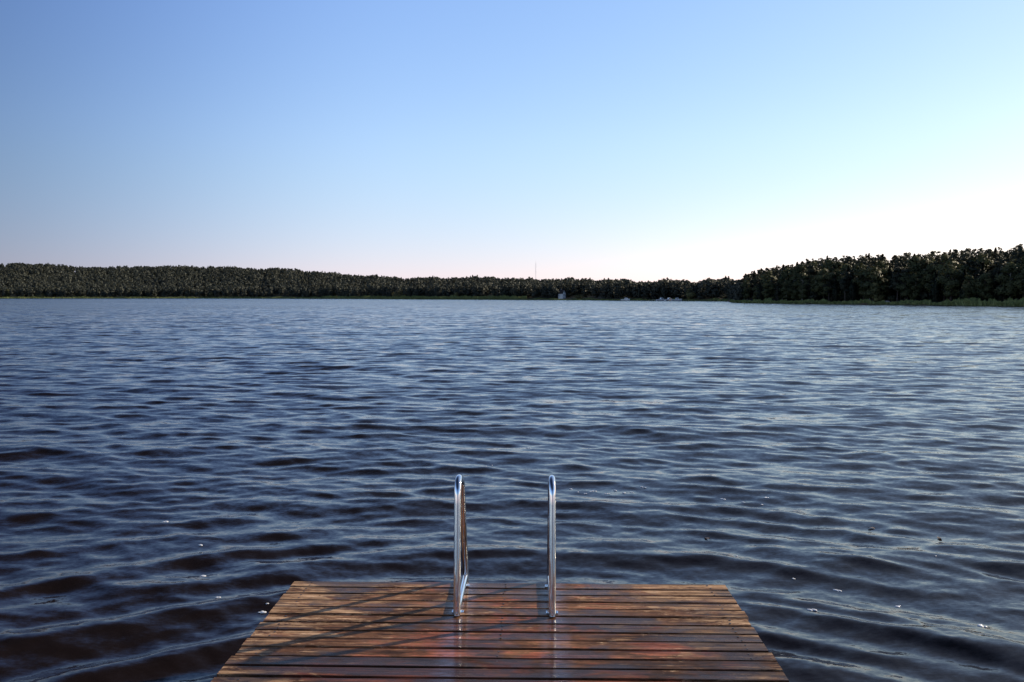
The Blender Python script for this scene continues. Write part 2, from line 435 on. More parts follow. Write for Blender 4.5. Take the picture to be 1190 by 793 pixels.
# ------------------------------------------------------------------ bathing ladder
def build_ladder():
    XL, XR, YB, T = -0.255, 0.238, 4.150, 0.0182
    root = empty('bathing_ladder', ((XL+XR)/2, YB, DECK_Z))
    tag(root, 'shiny steel bathing ladder with two tall hoop handrails at the jetty end', 'ladder')
    cx = (XL+XR)/2
    yt, yd = 0.0, 0.0
    for x in (XL, XR):
        lx = x-cx
        h = 0.688
        # up from the deck, over, down past the jetty end and into the lake
        pts = [(lx, 0.0, 0.004), (lx, 0.072, h+0.028), (lx, 0.29, h-0.045), (lx, 0.560, 0.02), (lx, 0.59, -0.25), (lx, 0.635, -1.15)]
        path = fillet(pts, [0.078, 0.075, 0.12, 0.2], 9)
        bm = bmesh.new(); tube(bm, path, T, 24)
        r = from_bm('handrail', bm, M['steel'], root, True)
        # foot bar lying on the planks back to the far leg
        bm = bmesh.new()
        tube(bm, [(lx, 0.012, 0.0195), (lx, 0.25, 0.0195), (lx, 0.548, 0.0195)], 0.0165, 20)
        from_bm('foot_bar', bm, M['steel'], root, True)
        for yy in (0.05, 0.44):
            bm = bmesh.new(); box(bm, lx, yy, 0.004, 0.062, 0.03, 0.005, 0.002)
            for sx in (-0.025, 0.025):
                bmesh.ops.create_cone(bm, cap_ends=True, segments=6, radius1=0.004, radius2=0.004, depth=0.004, matrix=Matrix.Translation((lx+sx, yy, 0.008)))
            from_bm('mounting_plate', bm, M['steel'], root)
    for i, z in enumerate((-0.30, -0.58, -0.86)):
        yy = 0.590+(-z-0.25)/0.9*0.045
        bm = bmesh.new(); box(bm, 0, yy, z, (XR-XL)-0.036, 0.075, 0.028, 0.006)
        for g in range(5): box(bm, 0, yy-0.028+g*0.014, z+0.0155, (XR-XL)-0.06, 0.004, 0.003)
        from_bm('step', bm, M['steel'], root)
build_ladder()

# ------------------------------------------------------------------ land: a shoreline given by bearing and distance
# (survey of the far bank; bearing in degrees from the camera heading)
def bear(px): return math.degrees(atan((px-595)/952.0))
S_TAB = [(-900, 1150), (-300, 1100), (0, 1010), (240, 950), (400, 760), (480, 640), (600, 540), (720, 450), (838, 392), (846, 385),
         (853, 288), (880, 274), (930, 258), (1050, 236), (1190, 212), (1500, 170), (2600, 120)]
SKY_TAB = [(-900, 312), (-200, 312), (0, 307), (20, 305), (50, 306), (80, 308), (120, 310), (160, 309), (240, 309), (290, 311), (340, 312), (380, 316.5),
           (430, 320), (480, 323), (520, 322), (570, 321.5), (610, 324), (680, 324), (720, 326), (760, 327.5), (810, 328.5), (840, 326), (856, 324),
           (875, 315), (910, 309), (940, 303), (970, 299), (1000, 297.5), (1050, 297), (1080, 294), (1100, 291.5), (1150, 290), (1190, 286), (1400, 282), (2600, 280)]
L_TAB = [(-900, 420), (240, 400), (400, 330), (500, 210), (700, 160), (846, 120), (853, 70), (2600, 70)]
T_TAB = [(-900, 10.5), (400, 10.5), (700, 10.0), (846, 9.5), (853, 5.6), (866, 7.6), (885, 9.5), (910, 11.0), (950, 12.0), (2600, 12.5)]
def tab(T): 
    xs = np.array([bear(p) for p, _ in T]); ys = np.array([v for _, v in T], float)
    return lambda b: np.interp(b, xs, ys)
fS, fSky, fL, fT = tab(S_TAB), tab(SKY_TAB), tab(L_TAB), tab(T_TAB)
def ridge(b):
    r = fS(b)+fL(b); dep = r*np.cos(np.radians(b))
    return np.maximum(0.8, EYE.z+(345-fSky(b))/952.0*dep-fT(b)-0.6)
def ground_h(b, r):
    b = np.asarray(b, float); r = np.asarray(r, float)
    s = fS(b) + 3.0*np.sin(b*2.1)+1.8*np.sin(b*5.3+1) ; d = r-s
    bank = np.clip(d/6.0, -1.2, 1)*0.55
    t = np.clip((d-6)/fL(b), 0, 1); t = t*t*(3-2*t)*0.35+t*0.65
    return bank+0.35*np.clip(d/25, 0, 1)+ridge(b)*t*1.0
def place(b, r):
    a = np.radians(b+FWD); return EYE.x+r*np.sin(a), EYE.y+r*np.cos(a)

def build_land():
    bs = np.unique(np.concatenate([np.linspace(-62, 62, 420), np.linspace(14.2, 16.2, 60)]))
    ts = np.concatenate([[-25, -12, -6, -3, 0, 3, 6, 10, 16, 25, 40], np.linspace(60, 480, 22), [600, 900, 1500, 3000, 8000]])
    bb, dd = np.meshgrid(bs, ts, indexing='ij'); rr = fS(bb)+dd
    z = ground_h(bb, rr); x, y = place(bb, rr)
    co = np.stack([x, y, z], -1).reshape(-1, 3)
    nb, nt = bb.shape
    i = np.arange(nb-1)[:, None]; j = np.arange(nt-1)[None, :]
    q = np.stack([i*nt+j, (i+1)*nt+j, (i+1)*nt+j+1, i*nt+j+1], -1).reshape(-1, 4)
    me = bpy.data.meshes.new('hills'); me.from_pydata(co.tolist(), [], q.tolist())
    me.update()
    if me.polygons[0].normal.z < 0: me.flip_normals()
    o = link('hills', me, M['ground'], None, True)
    tag(o, 'low wooded hills and shore land across the lake', None, None, 'structure')
build_land()

# ------------------------------------------------------------------ trees
def quads_mesh(name, C, N, S, tint, m, asp=1.0, soft=None):
    """many small leaf-clump faces: centres C, orientation N, size S"""
    n = len(C)
    u = np.cross(N, rng.normal(size=(n, 3))); u /= np.linalg.norm(u, axis=1)[:, None]+1e-9
    v = np.cross(N, u); v /= np.linalg.norm(v, axis=1)[:, None]+1e-9
    S = S[:, None]
    sk = rng.uniform(0.55, 1.0, (n, 4))
    P = np.stack([C+u*S*sk[:, :1], C+v*S*asp*sk[:, 1:2], C-u*S*sk[:, 2:3], C-v*S*asp*sk[:, 3:4]], 1).reshape(-1, 3)
    me = bpy.data.meshes.new(name)
    me.vertices.add(4*n); me.vertices.foreach_set('co', P.astype(np.float32).ravel())
    me.loops.add(4*n); me.loops.foreach_set('vertex_index', np.arange(4*n, dtype=np.int32))
    me.polygons.add(n); me.polygons.foreach_set('loop_start', (np.arange(n)*4).astype(np.int32))
    a = me.attributes.new('tint', 'FLOAT', 'POINT'); a.data.foreach_set('value', np.repeat(tint, 4).astype(np.float32))
    me.update(calc_edges=True)
    if soft is not None:
        me.polygons.foreach_set('use_smooth', [True]*n)
        me.normals_split_custom_set_from_vertices(np.repeat(soft, 4, axis=0).astype(np.float32))
    if m is not None: me.materials.append(m)
    return me
def unit(n):
    v = rng.normal(size=(n, 3)); return v/np.linalg.norm(v, axis=1)[:, None]

def crown_points(kind, H, n, W=None):
    """leaf centres for a tree of height H; returns C, N, tint"""
    if kind == 'spruce':
        W = W or H*0.20
        t = rng.random(n)**1.35; z = H*(0.06+0.94*t)
        tier = 0.72+0.28*np.abs(np.sin(z/H*pi*rng.uniform(8, 11)))
        arms = rng.random(n)*2*pi
        lob = 0.78+0.22*np.sin(arms*5+z*1.3)
        rad = W*(1-t)**0.85*tier*lob*np.sqrt(rng.uniform(0.25, 1, n))+0.05
        C = np.stack([rad*np.cos(arms), rad*np.sin(arms), z-0.10*rad], 1)
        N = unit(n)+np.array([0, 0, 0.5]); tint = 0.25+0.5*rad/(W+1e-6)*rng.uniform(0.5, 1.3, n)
    else:
        if kind == 'pine': nb, zlo, zhi, W = 17, 0.34, 0.96, W or H*0.19
        elif kind == 'leafy': nb, zlo, zhi, W = 20, 0.16, 0.90, W or H*0.27
        else: nb, zlo, zhi, W = 9, 0.15, 0.75, W or H*0.6
        t = np.linspace(0, 1, nb)+rng.normal(0, 0.05, nb); zz = H*(zlo+(zhi-zlo)*np.clip(t, 0, 1))
        env = np.sqrt(np.clip(1-(2*np.clip(t, 0, 1)-0.85)**2*0.75, 0.08, 1))
        a = rng.random(nb)*2*pi; off = W*env*rng.uniform(0.2, 0.72, nb)
        off[-1] *= 0.2
        B = np.stack([off*np.cos(a), off*np.sin(a), zz], 1)
        br = W*rng.uniform(0.30, 0.56, nb)*(0.45+0.55*env)*(np.linspace(1.15, 0.62, nb) if kind == 'pine' else 1); bt = rng.uniform(0.1, 0.9, nb)
        pick = rng.choice(nb, n, p=br**2/(br**2).sum())
        d = unit(n); d[:, 2] *= 0.62 if kind == 'pine' else 0.8
        rr = br[pick]*(0.55+0.5*rng.random(n)**0.6)
        C = B[pick]+d*rr[:, None]; N = d+unit(n)*0.8
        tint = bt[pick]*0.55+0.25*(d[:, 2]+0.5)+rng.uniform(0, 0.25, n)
    N /= np.linalg.norm(N, axis=1)[:, None]+1e-9
    out = np.stack([C[:, 0]/W, C[:, 1]/W, (C[:, 2]-H*0.5)/H*0.9+0.15], 1)
    if kind != 'spruce': out = out*0.7+d*0.75
    out += unit(n)*0.12
    out /= np.linalg.norm(out, axis=1)[:, None]+1e-9
    N = np.where((N*out).sum(1)[:, None] < 0, -N, N)
    return C, N, np.clip(tint, 0, 1), out

def trunk_bm(kind, H):
    bm = bmesh.new(); rnd = random.Random(int(H*977))
    r0 = H*0.013+0.03; top = H*(0.97 if kind == 'spruce' else 0.86)
    pts = []; x = y = 0
    for k in range(7):
        pts.append((x, y, top*k/6-0.3)); x += rnd.uniform(-1, 1)*H*0.006; y += rnd.uniform(-1, 1)*H*0.006
    tube(bm, pts, [r0*(1.15-1.0*k/6) for k in range(7)], 7)
    for k in range(7 if kind != 'spruce' else 4):
        z = H*rnd.uniform(0.35, 0.8); a = rnd.random()*2*pi; L = H*rnd.uniform(0.09, 0.17)
        tube(bm, [(0, 0, z), (cos(a)*L*0.5, sin(a)*L*0.5, z+L*0.25), (cos(a)*L, sin(a)*L, z+L*0.55)], [r0*0.38, r0*0.25, r0*0.1], 5)
    return bm

PROTO = {}
def proto(kind, var, H, n, size, bark, fol):
    C, N, t, so_ = crown_points(kind, H, n)
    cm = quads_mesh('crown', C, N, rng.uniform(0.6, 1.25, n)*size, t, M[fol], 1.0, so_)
    bm = trunk_bm(kind, H); bmesh.ops.recalc_face_normals(bm, faces=bm.faces)
    tm = bpy.data.meshes.new('trunk'); bm.to_mesh(tm); bm.free(); tm.materials.append(M[bark])
    PROTO.setdefault(kind, []).append((cm, tm, H))
for i in range(5):
    proto('pine', i, 12.5, 1500, 0.30, 'bark', 'pine')
    proto('spruce', i, 13.0, 1700, 0.30, 'bark', 'spruce')
    proto('leafy', i, 11.0, 2100, 0.30, 'birch' if i % 2 else 'bark', 'leafy')
NAMES = {'pine': 'pine_tree', 'spruce': 'spruce_tree', 'leafy': 'birch_tree'}
def put_tree(kind, b, r, H, label, group, zoff=0.0):
    cm, tm, H0 = PROTO[kind][rng.integers(len(PROTO[kind]))]
    x, y = place(b, r); z = float(ground_h(b, r))+zoff
    root = empty(NAMES[kind], (x, y, z), rng.random()*6.28)
    k = H/H0; w = k*rng.uniform(1.0, 1.35)
    root.scale = (w, w, k)
    for nm, me in (('trunk', tm), ('crown', cm)):
        o = bpy.data.objects.new(nm, me); col.objects.link(o); o.parent = root
    tag(root, label, 'tree', group)
    return root

class Mass:
    def __init__(s): s.C, s.N, s.S, s.T, s.O = [], [], [], [], []
    def add(s, kind, b, r, H, n, size, wide=1.0):
        C, N, t, o_ = crown_points(kind, H, n); C[:, :2] *= wide; x, y = place(b, r)
        a = rng.random()*6.28; c_, s_ = cos(a), sin(a)
        C = np.stack([C[:, 0]*c_-C[:, 1]*s_+x, C[:, 0]*s_+C[:, 1]*c_+y, C[:, 2]+float(ground_h(b, r))], 1)
        rot = lambda V: np.stack([V[:, 0]*c_-V[:, 1]*s_, V[:, 0]*s_+V[:, 1]*c_, V[:, 2]], 1)
        s.C.append(C); s.N.append(rot(N)); s.O.append(rot(o_)); s.S.append(rng.uniform(0.6, 1.2, n)*size)
        st_ = 0.5+0.25*sin(x*0.021+1.7*sin(y*0.013))+0.25*sin(x*0.057+y*0.031)
        s.T.append(np.clip(t*0.32+rng.uniform(0.0, 0.28)+0.34*st_, 0, 1))
    def build(s, name, m):
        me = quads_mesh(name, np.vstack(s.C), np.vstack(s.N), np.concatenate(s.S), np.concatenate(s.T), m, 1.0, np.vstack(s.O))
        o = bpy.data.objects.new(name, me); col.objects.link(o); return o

def pickkind(p):  # pine, spruce, leafy shares
    return ('pine', 'spruce', 'leafy')[rng.choice(3, p=p)]

def forest():
    far, head = Mass(), Mass()
    cand = []
    # right headland
    A0, A1 = bear(858), bear(1290)
    b = A0
    n = 0
    for _ in range(2300):
        b = rng.uniform(A0, A1+8); d = 5+68*rng.random()
        r = float(fS(b))+d
        if b < bear(880) and d < 10: continue
        cand.append((d, b, r))
    keep = []
    for d, b, r in sorted(cand):
        x, y = place(b, r)
        lim = 2.1+0.016*d
        if all((x-q[0])**2+(y-q[1])**2 > lim*lim for q in keep[-700:]): keep.append((x, y, b, r, d))
    ni = 0
    for x, y, b, r, d in keep:
        H = float(fT(b))*rng.uniform(0.75, 1.07)
        if d < 12: H *= rng.uniform(0.55, 0.95)
        kind = pickkind([0.6, 0.12, 0.28] if d > 14 else [0.35, 0.15, 0.5])
        if ni < 165 and b < bear(1235):
            lab = {'pine': 'tall dark pine in the nearer wood on the right headland',
                   'spruce': 'pointed dark spruce in the nearer wood on the right headland',
                   'leafy': 'rounded leafy birch in the nearer wood on the right headland'}[kind]
            put_tree(kind, b, r, H, lab, 'trees of the nearer wood on the right headland'); ni += 1
        else: head.add(kind, b, r, H, 700, 0.38, 1.2)
    # skyline fringe of the headland: extra ridge pines
    for _ in range(230):
        b = rng.uniform(A0+0.3, A1+8); r = float(fS(b)+fL(b))+rng.uniform(-6, 14)
        head.add(pickkind([0.75, 0.08, 0.17]), b, r, float(fT(b))*rng.uniform(0.85, 1.08), 900, 0.30, 1.15)
    for _ in range(420):      # undergrowth between the trunks
        b = rng.uniform(A0, A1+8); d = rng.uniform(6, 80)
        head.add('bush', b, float(fS(b))+d, rng.uniform(2.0, 4.0), 110, 0.5)
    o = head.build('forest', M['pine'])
    tag(o, 'dark tree mass rising behind the nearer trees of the right headland', 'forest', None, 'stuff')
    # far bank
    b0, b1 = bear(-330), bear(862)
    cells = []
    for _ in range(12500):
        b = rng.uniform(b0, b1); S, L = float(fS(b)), float(fL(b))
        # keep density per area
        if rng.random() > (S+L)/1420.0: continue
        d = 4+(L+40)*rng.random()**1.15
        if bear(644) < b < bear(690) and d < 20: continue      # clearing round the cottage
        cells.append((d, b, S+d))
    cells.sort(); ni = 0
    for d, b, r in cells:
        H = float(fT(b))*rng.uniform(0.82, 1.07)*(1+0.07*sin(b*1.9)+0.05*sin(b*4.7+2))
        k = pickkind([0.38, 0.12, 0.50])
        far.add(k, b, r, H, int(np.interp(r, [400, 1000], [300, 150])), float(np.interp(r, [400, 1000], [0.52, 0.90])), 1.3)
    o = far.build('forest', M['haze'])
    tag(o, 'dense wood covering the low hills along the far shore', 'forest', None, 'stuff')
    # front row on the far bank as trees of their own
    for i in range(118):
        b = b0+(bear(856)-b0)*0 + rng.uniform(bear(-10), bear(856)); r = float(fS(b))+rng.uniform(7, 20)
        if bear(643) < b < bear(690): continue
        H = float(fT(b))*rng.uniform(0.6, 1.05); k = pickkind([0.3, 0.25, 0.45])
        lab = {'pine': 'small distant pine in the front row along the far shore',
               'spruce': 'small distant spruce in the front row along the far shore',
               'leafy': 'small distant leafy birch in the front row along the far shore'}[k]
        put_tree(k, b, r, H, lab, 'front row trees along the far shore')
forest()

# ------------------------------------------------------------------ pale bushes on the bank
def bush(b, d, H, W, label, n=900, fol='bush'):
    r = float(fS(b))+d; C, N, t, so_ = crown_points('bush', H, n, W)
    me = quads_mesh('foliage', C, N, rng.uniform(0.6, 1.2, n)*0.32, t, M[fol], 1.0, so_)
    x, y = place(b, r); root = empty('bush', (x, y, float(ground_h(b, r))-0.3))
    o = bpy.data.objects.new('foliage', me); col.objects.link(o); o.parent = root
    bm = bmesh.new()
    for k in range(6):
        a = k*1.05; tube(bm, [(0, 0, -0.2), (cos(a)*W*0.2, sin(a)*W*0.2, H*0.35), (cos(a)*W*0.35, sin(a)*W*0.35, H*0.7)], [0.12, 0.08, 0.03], 5)
    from_bm('stem', bm, M['bark'], root)
    tag(root, label, 'bush')
bush(bear(464), 8, 7.0, 7.5, 'broad pale olive bush at the water edge of the far shore', 1400)
bush(bear(532), 6, 5.0, 5.0, 'low yellow-green bush near the middle of the far shore')
bush(bear(803), 5, 7.5, 3.6, 'upright yellow-green bush at the right end of the far shore')
bush(bear(1016), 5, 7.5, 2.6, 'tall olive bush lit among dark trunks on the right headland', 1500)
bush(bear(672), 4, 3.2, 4.0, 'low dark bush on the bank just right of the white cottage', 700, 'leafy')
bush(bear(50), 6, 5.0, 8.0, 'dull green bush at the water edge far left')
bush(bear(246), 5, 8.0, 6.0, 'dark round bush by the water left of the olive bush', 1200, 'leafy')

# ------------------------------------------------------------------ reeds
def reeds(p0, p1, d0, d1, n, h, label):
    b = rng.uniform(bear(p0), bear(p1), n); d = rng.uniform(d0, d1, n)
    # ragged ends and bays
    wob = 0.5+0.5*np.sin(b*7.3)+0.3*np.sin(b*19.1+1)
    d = d0+(d-d0)*np.clip(0.35+wob*0.6, 0.2, 1)
    r = fS(b)+d; x, y = place(b, r); z = np.maximum(ground_h(b, r), -0.15)
    hh = h*rng.uniform(0.55, 1.1, n)*(0.88+0.06*np.sin(b*9.1+0.4)+0.06*np.sin(b*23.7+2))
    C = np.stack([x, y, z+hh*0.45], 1)
    a = rng.random(n)*2*pi; w = 0.16*rng.uniform(0.5, 1.3, n)
    u = np.stack([np.cos(a)*w, np.sin(a)*w, 0*a], 1)
    lean = rng.normal(0, 0.12, (n, 3)); lean[:, 2] = 0
    up = np.stack([0*a, 0*a, hh*0.55], 1)+lean
    P = np.stack([C-u-up*0.9, C+u-up*0.9, C+u*0.35+up, C-u*0.35+up], 1).reshape(-1, 3)
    me = bpy.data.meshes.new('reeds'); me.vertices.add(4*n); me.vertices.foreach_set('co', P.astype(np.float32).ravel())
    me.loops.add(4*n); me.loops.foreach_set('vertex_index', np.arange(4*n, dtype=np.int32))
    me.polygons.add(n); me.polygons.foreach_set('loop_start', (np.arange(n)*4).astype(np.int32))
    at = me.attributes.new('tint', 'FLOAT', 'POINT'); at.data.foreach_set('value', np.repeat(rng.random(n), 4).astype(np.float32))
    me.update(calc_edges=True)
    o = link('reeds', me, M['reed']); tag(o, label, 'reeds', None, 'stuff')
reeds(848, 935, -7, 6, 9000, 1.0, 'bright green reed belt off the tip of the right headland')
reeds(935, 1108, -2, 4, 6000, 0.9, 'thin strip of reeds below the headland trees')
reeds(1098, 1330, -5, 9, 14000, 1.25, 'tall green reed bed at the right end of the headland shore')
reeds(375, 612, -6, 9, 20000, 2.6, 'green reed belt along the middle of the far shore')
reeds(-60, 375, -4, 5, 14000, 2.0, 'thin olive reed line along the far left shore')
reeds(612, 846, -2, 4, 6000, 0.9, 'low reed fringe along the shore right of the white cottage')

# ------------------------------------------------------------------ cottage, mast, boats, boulders
def build_cottage():
    b = bear(653); r = float(fS(b))+15; x, y = place(b, r); z = float(ground_h(b, r))+1.1
    root = empty('cottage', (x, y, z), R(-b-FWD+58))
    tag(root, 'small white gabled cottage among trees on the far shore', 'house')
    root.scale = (0.7, 0.7, 0.78)
    W, D, hw, hr = 5.4, 4.6, 2.6, 5.6
    bm = bmesh.new()
    P = [(-W/2, -1.5), (W/2, -1.5), (W/2, hw), (0, hr-0.15), (-W/2, hw)]
    a = [bm.verts.new((p[0], -D/2, p[1])) for p in P]; c = [bm.verts.new((p[0], D/2, p[1])) for p in P]
    bm.faces.new(a); bm.faces.new(c[::-1])
    for k in range(5): bm.faces.new((a[k], a[(k+1) % 5], c[(k+1) % 5], c[k]))
    from_bm('wall', bm, M['white'], root)
    bm = bmesh.new()
    ang = math.atan2(hr-hw, W/2); L = (W/2)/cos(ang)+0.35
    for s in (-1, 1):
        box(bm, s*(L/2*cos(ang)), 0, hr-L/2*sin(ang)+0.06, L, D+0.6, 0.14, 0, Matrix.Rotation(s*ang, 3, 'Y'))
    rf = from_bm('roof', bm, M['roof'], root)
    bm = bmesh.new(); box(bm, 0.5, 1.2, hr+0.2, 0.6, 0.6, 1.3); from_bm('chimney', bm, M['stone'], rf)
    for (wx, wz) in ((-1.1, 1.5), (1.1, 1.5), (0, 4.0)):
        bm = bmesh.new(); box(bm, wx, -D/2-0.03, wz, 0.9, 0.06, 1.2)
        w = from_bm('window', bm, M['white'], root)
        bm = bmesh.new(); box(bm, wx, -D/2-0.065, wz, 0.74, 0.02, 1.04); from_bm('pane', bm, M['glass'], w)
build_cottage()

def build_mast():
    b = bear(622.5); r = 1100.0; x, y = place(b, r); z = float(ground_h(b, r))
    top = EYE.z+(345-303)/952*r
    root = empty('radio_mast', (x, y, z)); tag(root, 'thin lattice radio mast rising above the far treeline', 'mast')
    Hh = top-z; bm = bmesh.new(); w = 0.55
    legs = [(w*cos(a), w*sin(a)) for a in (0.5, 2.6, 4.7)]
    for lx, ly in legs: tube(bm, [(lx, ly, 0), (lx, ly, Hh*0.93)], 0.045, 5)
    for k in range(int(Hh*0.93/1.6)):
        z0 = k*1.6
        for i in range(3):
            p, q = legs[i], legs[(i+1) % 3]; tube(bm, [(p[0], p[1], z0), (q[0], q[1], z0+1.6)], 0.04, 4)
    from_bm('lattice', bm, M['mast'], root)
    bm = bmesh.new(); tube(bm, [(0, 0, Hh*0.93), (0, 0, Hh)], 0.07, 6); from_bm('antenna', bm, M['mast'], root)
build_mast()

def build_boats():
    # hull by stations: x along the boat
    def hull():
        bm = bmesh.new(); st = []
        for u in np.linspace(0, 1, 11):
            x = -2.6+5.2*u; bw = 0.95*min(1, (1-u)**0.55*1.25) if u > 0.0 else 0.9
            bw = max(bw, 0.02); sheer = 0.62+0.35*u*u
            st.append([bm.verts.new(p) for p in ((x, -bw, sheer), (x, -bw*0.82, 0.15), (x, 0, -0.22+0.3*u**4), (x, bw*0.82, 0.15), (x, bw, sheer))])
        for a, b in zip(st, st[1:]):
            for k in range(4): bm.faces.new((a[k], a[k+1], b[k+1], b[k]))
            bm.faces.new((a[4], a[0], b[0], b[4]))
        bm.faces.new(st[0])
        return bm
    bm = hull(); hm = bpy.data.meshes.new('hull'); bmesh.ops.recalc_face_normals(bm, faces=bm.faces); bm.to_mesh(hm); bm.free(); hm.materials.append(M['white'])
    bm = bmesh.new(); vs = box(bm, 0.35, 0, 1.15, 1.7, 1.3, 0.75, 0.08)
    for v in vs:
        if v.co.z > 1.2: v.co.x = 0.25+(v.co.x-0.35)*0.7; v.co.y *= 0.82
    cm = bpy.data.meshes.new('cabin'); bm.to_mesh(cm); bm.free(); cm.materials.append(M['white'])
    bm = bmesh.new()
    for s in (-1, 1): box(bm, 0.3, s*0.62, 1.22, 1.15, 0.03, 0.28)
    wm = bpy.data.meshes.new('window'); bm.to_mesh(wm); bm.free(); wm.materials.append(M['glass'])
    bm = bmesh.new(); box(bm, -2.75, 0, 0.7, 0.35, 0.4, 0.75, 0.06)
    em = bpy.data.meshes.new('outboard_motor'); bm.to_mesh(em); bm.free(); em.materials.append(M['plastic'])
    where = [(727, -6, 20, 'white cabin boat moored alone left of the other boats'),
             (768, -8, 75, 'white motorboat moored by the landing stage, leftmost of three'),
             (777, -8, 95, 'white motorboat moored by the landing stage, middle of three'),
             (786, -8, 60, 'white motorboat moored by the landing stage, rightmost of three')]
    for px, d, rot, lab in where:
        b = bear(px); r = float(fS(b))+d; x, y = place(b, r)
        root = empty('motorboat', (x, y, 0.02), R(rot-60)); tag(root, lab, 'boat', 'small white boats moored off the far shore')
        for nm, me in (('hull', hm), ('cabin', cm), ('window', wm), ('outboard_motor', em)):
            o = bpy.data.objects.new(nm, me); col.objects.link(o); o.parent = root
    b = bear(776); r = float(fS(b))-3.0; x, y = place(b, r)
    root = empty('landing_stage', (x, y, 0), R(-b-FWD)); tag(root, 'long low landing stage with moored boats on the far shore', 'landing stage')
    bm = bmesh.new(); box(bm, 0, 0, 0.45, 16, 1.6, 0.12, 0.01); from_bm('deck', bm, M['stone'], root)
    for k in range(5):
        bm = bmesh.new(); tube(bm, [(-7.6+3.8*k, 0.6, -1.0), (-7.6+3.8*k, 0.6, 0.9)], 0.12, 8); from_bm('post', bm, M['bark'], root)
build_boats()

def boulder(px, d, sx, lab, seed):
    b = bear(px); r = float(fS(b))+d; x, y = place(b, r)
    bm = bmesh.new(); bmesh.ops.create_icosphere(bm, subdivisions=3, radius=1)
    rnd = random.Random(seed); ax = [Vector((rnd.gauss(0, 1), rnd.gauss(0, 1), rnd.gauss(0, 1))) for _ in range(5)]
    for v in bm.verts:
        k = 1+sum(0.09*sin(v.co.dot(a)*1.8+i) for i, a in enumerate(ax)); v.co = Vector((v.co.x*k*sx, v.co.y*k*sx*0.7, v.co.z*k*sx*0.6))
    o = from_bm('boulder', bm, M['stone'], None, True); o.location = (x, y, float(ground_h(b, r))+0.3*sx)
    tag(o, lab, 'boulder')
boulder(1030, 3, 0.75, 'pale granite boulder below the tall olive bush on the headland', 1)
boulder(1060, 3, 0.5, 'small grey boulder between the olive bush and the right reed bed', 2)

# ------------------------------------------------------------------ flecks of foam and leaves on the water near the jetty
FOAM = [(-1.55, 5.62), (-2.02, 5.45), (-1.62, 5.28), (-1.64, 5.18), (-1.42, 5.05), (-0.93, 5.30), (-0.94, 5.24), (-0.80, 5.32), (-0.36, 5.15), (-0.55, 5.30),
        (0.62, 8.55), (0.78, 8.62), (0.92, 8.5), (1.02, 8.66), (1.18, 8.58), (1.33, 8.75), (0.55, 8.72), (2.25, 8.2), (2.42, 8.12), (2.5, 8.3), (2.1, 8.35),
        (-0.35, 9.9), (-0.42, 9.8), (0.1, 11.0), (2.05, 5.95), (2.3, 5.75), (2.62, 5.5), (2.95, 5.1), (1.75, 6.4), (-2.6, 6.6), (-3.2, 7.3), (3.3, 6.4), (-2.3, 5.9),
        (1.95, 5.3), (3.7, 5.6), (-1.25, 5.1), (0.70, 8.50), (1.10, 8.52)]
def flecks():
    frng = random.Random(9)
    P = np.array(FOAM)+0.0
    z, dx, dy, _ = waves(P[:, 0], P[:, 1], np.full(len(P), 0.03))
    for i in range(len(P)):
        bm = bmesh.new()
        for k in range(frng.choice((1, 2, 3))):
            q = frng.uniform(0.006, 0.015)
            m_ = Matrix.Translation((frng.uniform(-0.03, 0.03)*(k > 0), frng.uniform(-0.015, 0.015)*(k > 0), 0)) @ Matrix.Diagonal((1.5, 0.9, 0.45, 1))
            bmesh.ops.create_icosphere(bm, subdivisions=2, radius=q, matrix=m_)
        o = from_bm('foam_fleck', bm, M['foam'], None, True)
        o.location = (P[i, 0]+dx[i], P[i, 1]+dy[i], z[i]+0.002); o.rotation_euler.z = frng.uniform(-0.6, 0.6)
        tag(o, 'tiny white fleck of foam afloat near the jetty', 'foam', 'white foam flecks afloat near the jetty')
    L = np.array([(3.15, 7.25), (3.62, 7.0), (1.62, 6.9)])
    z, dx, dy, _ = waves(L[:, 0], L[:, 1], np.full(3, 0.03))
    labs = ['dark drifting leaf left of the larger one, right of the jetty', 'largest dark drifting leaf on the waves right of the jetty', 'small dark drifting leaf beyond the right corner of the jetty']
    for i in range(3):
        bm = bmesh.new(); n = 9; top = []; bot = []
        for k in range(n):
            u = k/(n-1); w = 0.018*sin(pi*u)**0.7+0.0005
            top.append(bm.verts.new((-0.045+0.09*u, w, 0.006*sin(3*u)))); bot.append(bm.verts.new((-0.045+0.09*u, -w, 0.010*sin(3*u+1))))
        for k in range(n-1): bm.faces.new((top[k], top[k+1], bot[k+1], bot[k]))
        o = from_bm('fallen_leaf', bm, M['leaf']); o.scale = (0.7, 0.7, 0.7) if i != 1 else (1, 1, 1)
        o.location = (L[i, 0]+dx[i], L[i, 1]+dy[i], z[i]+0.006); o.rotation_euler.z = i*1.1
        tag(o, labs[i], 'leaf')
flecks()

# ------------------------------------------------------------------ sky and sun
w = bpy.data.worlds.new('World'); scene.world = w; w.use_nodes = True
nt = w.node_tree; bg = nt.nodes['Background']
sky = nt.nodes.new('ShaderNodeTexSky'); sky.sky_type = 'NISHITA'; sky.sun_disc = False
sky.sun_elevation = R(SUN_EL); sky.sun_rotation = R(SUN_BEAR)
sky.air_density = 1.0; sky.dust_density = 0.2; sky.ozone_density = 3.0; sky.altitude = 0
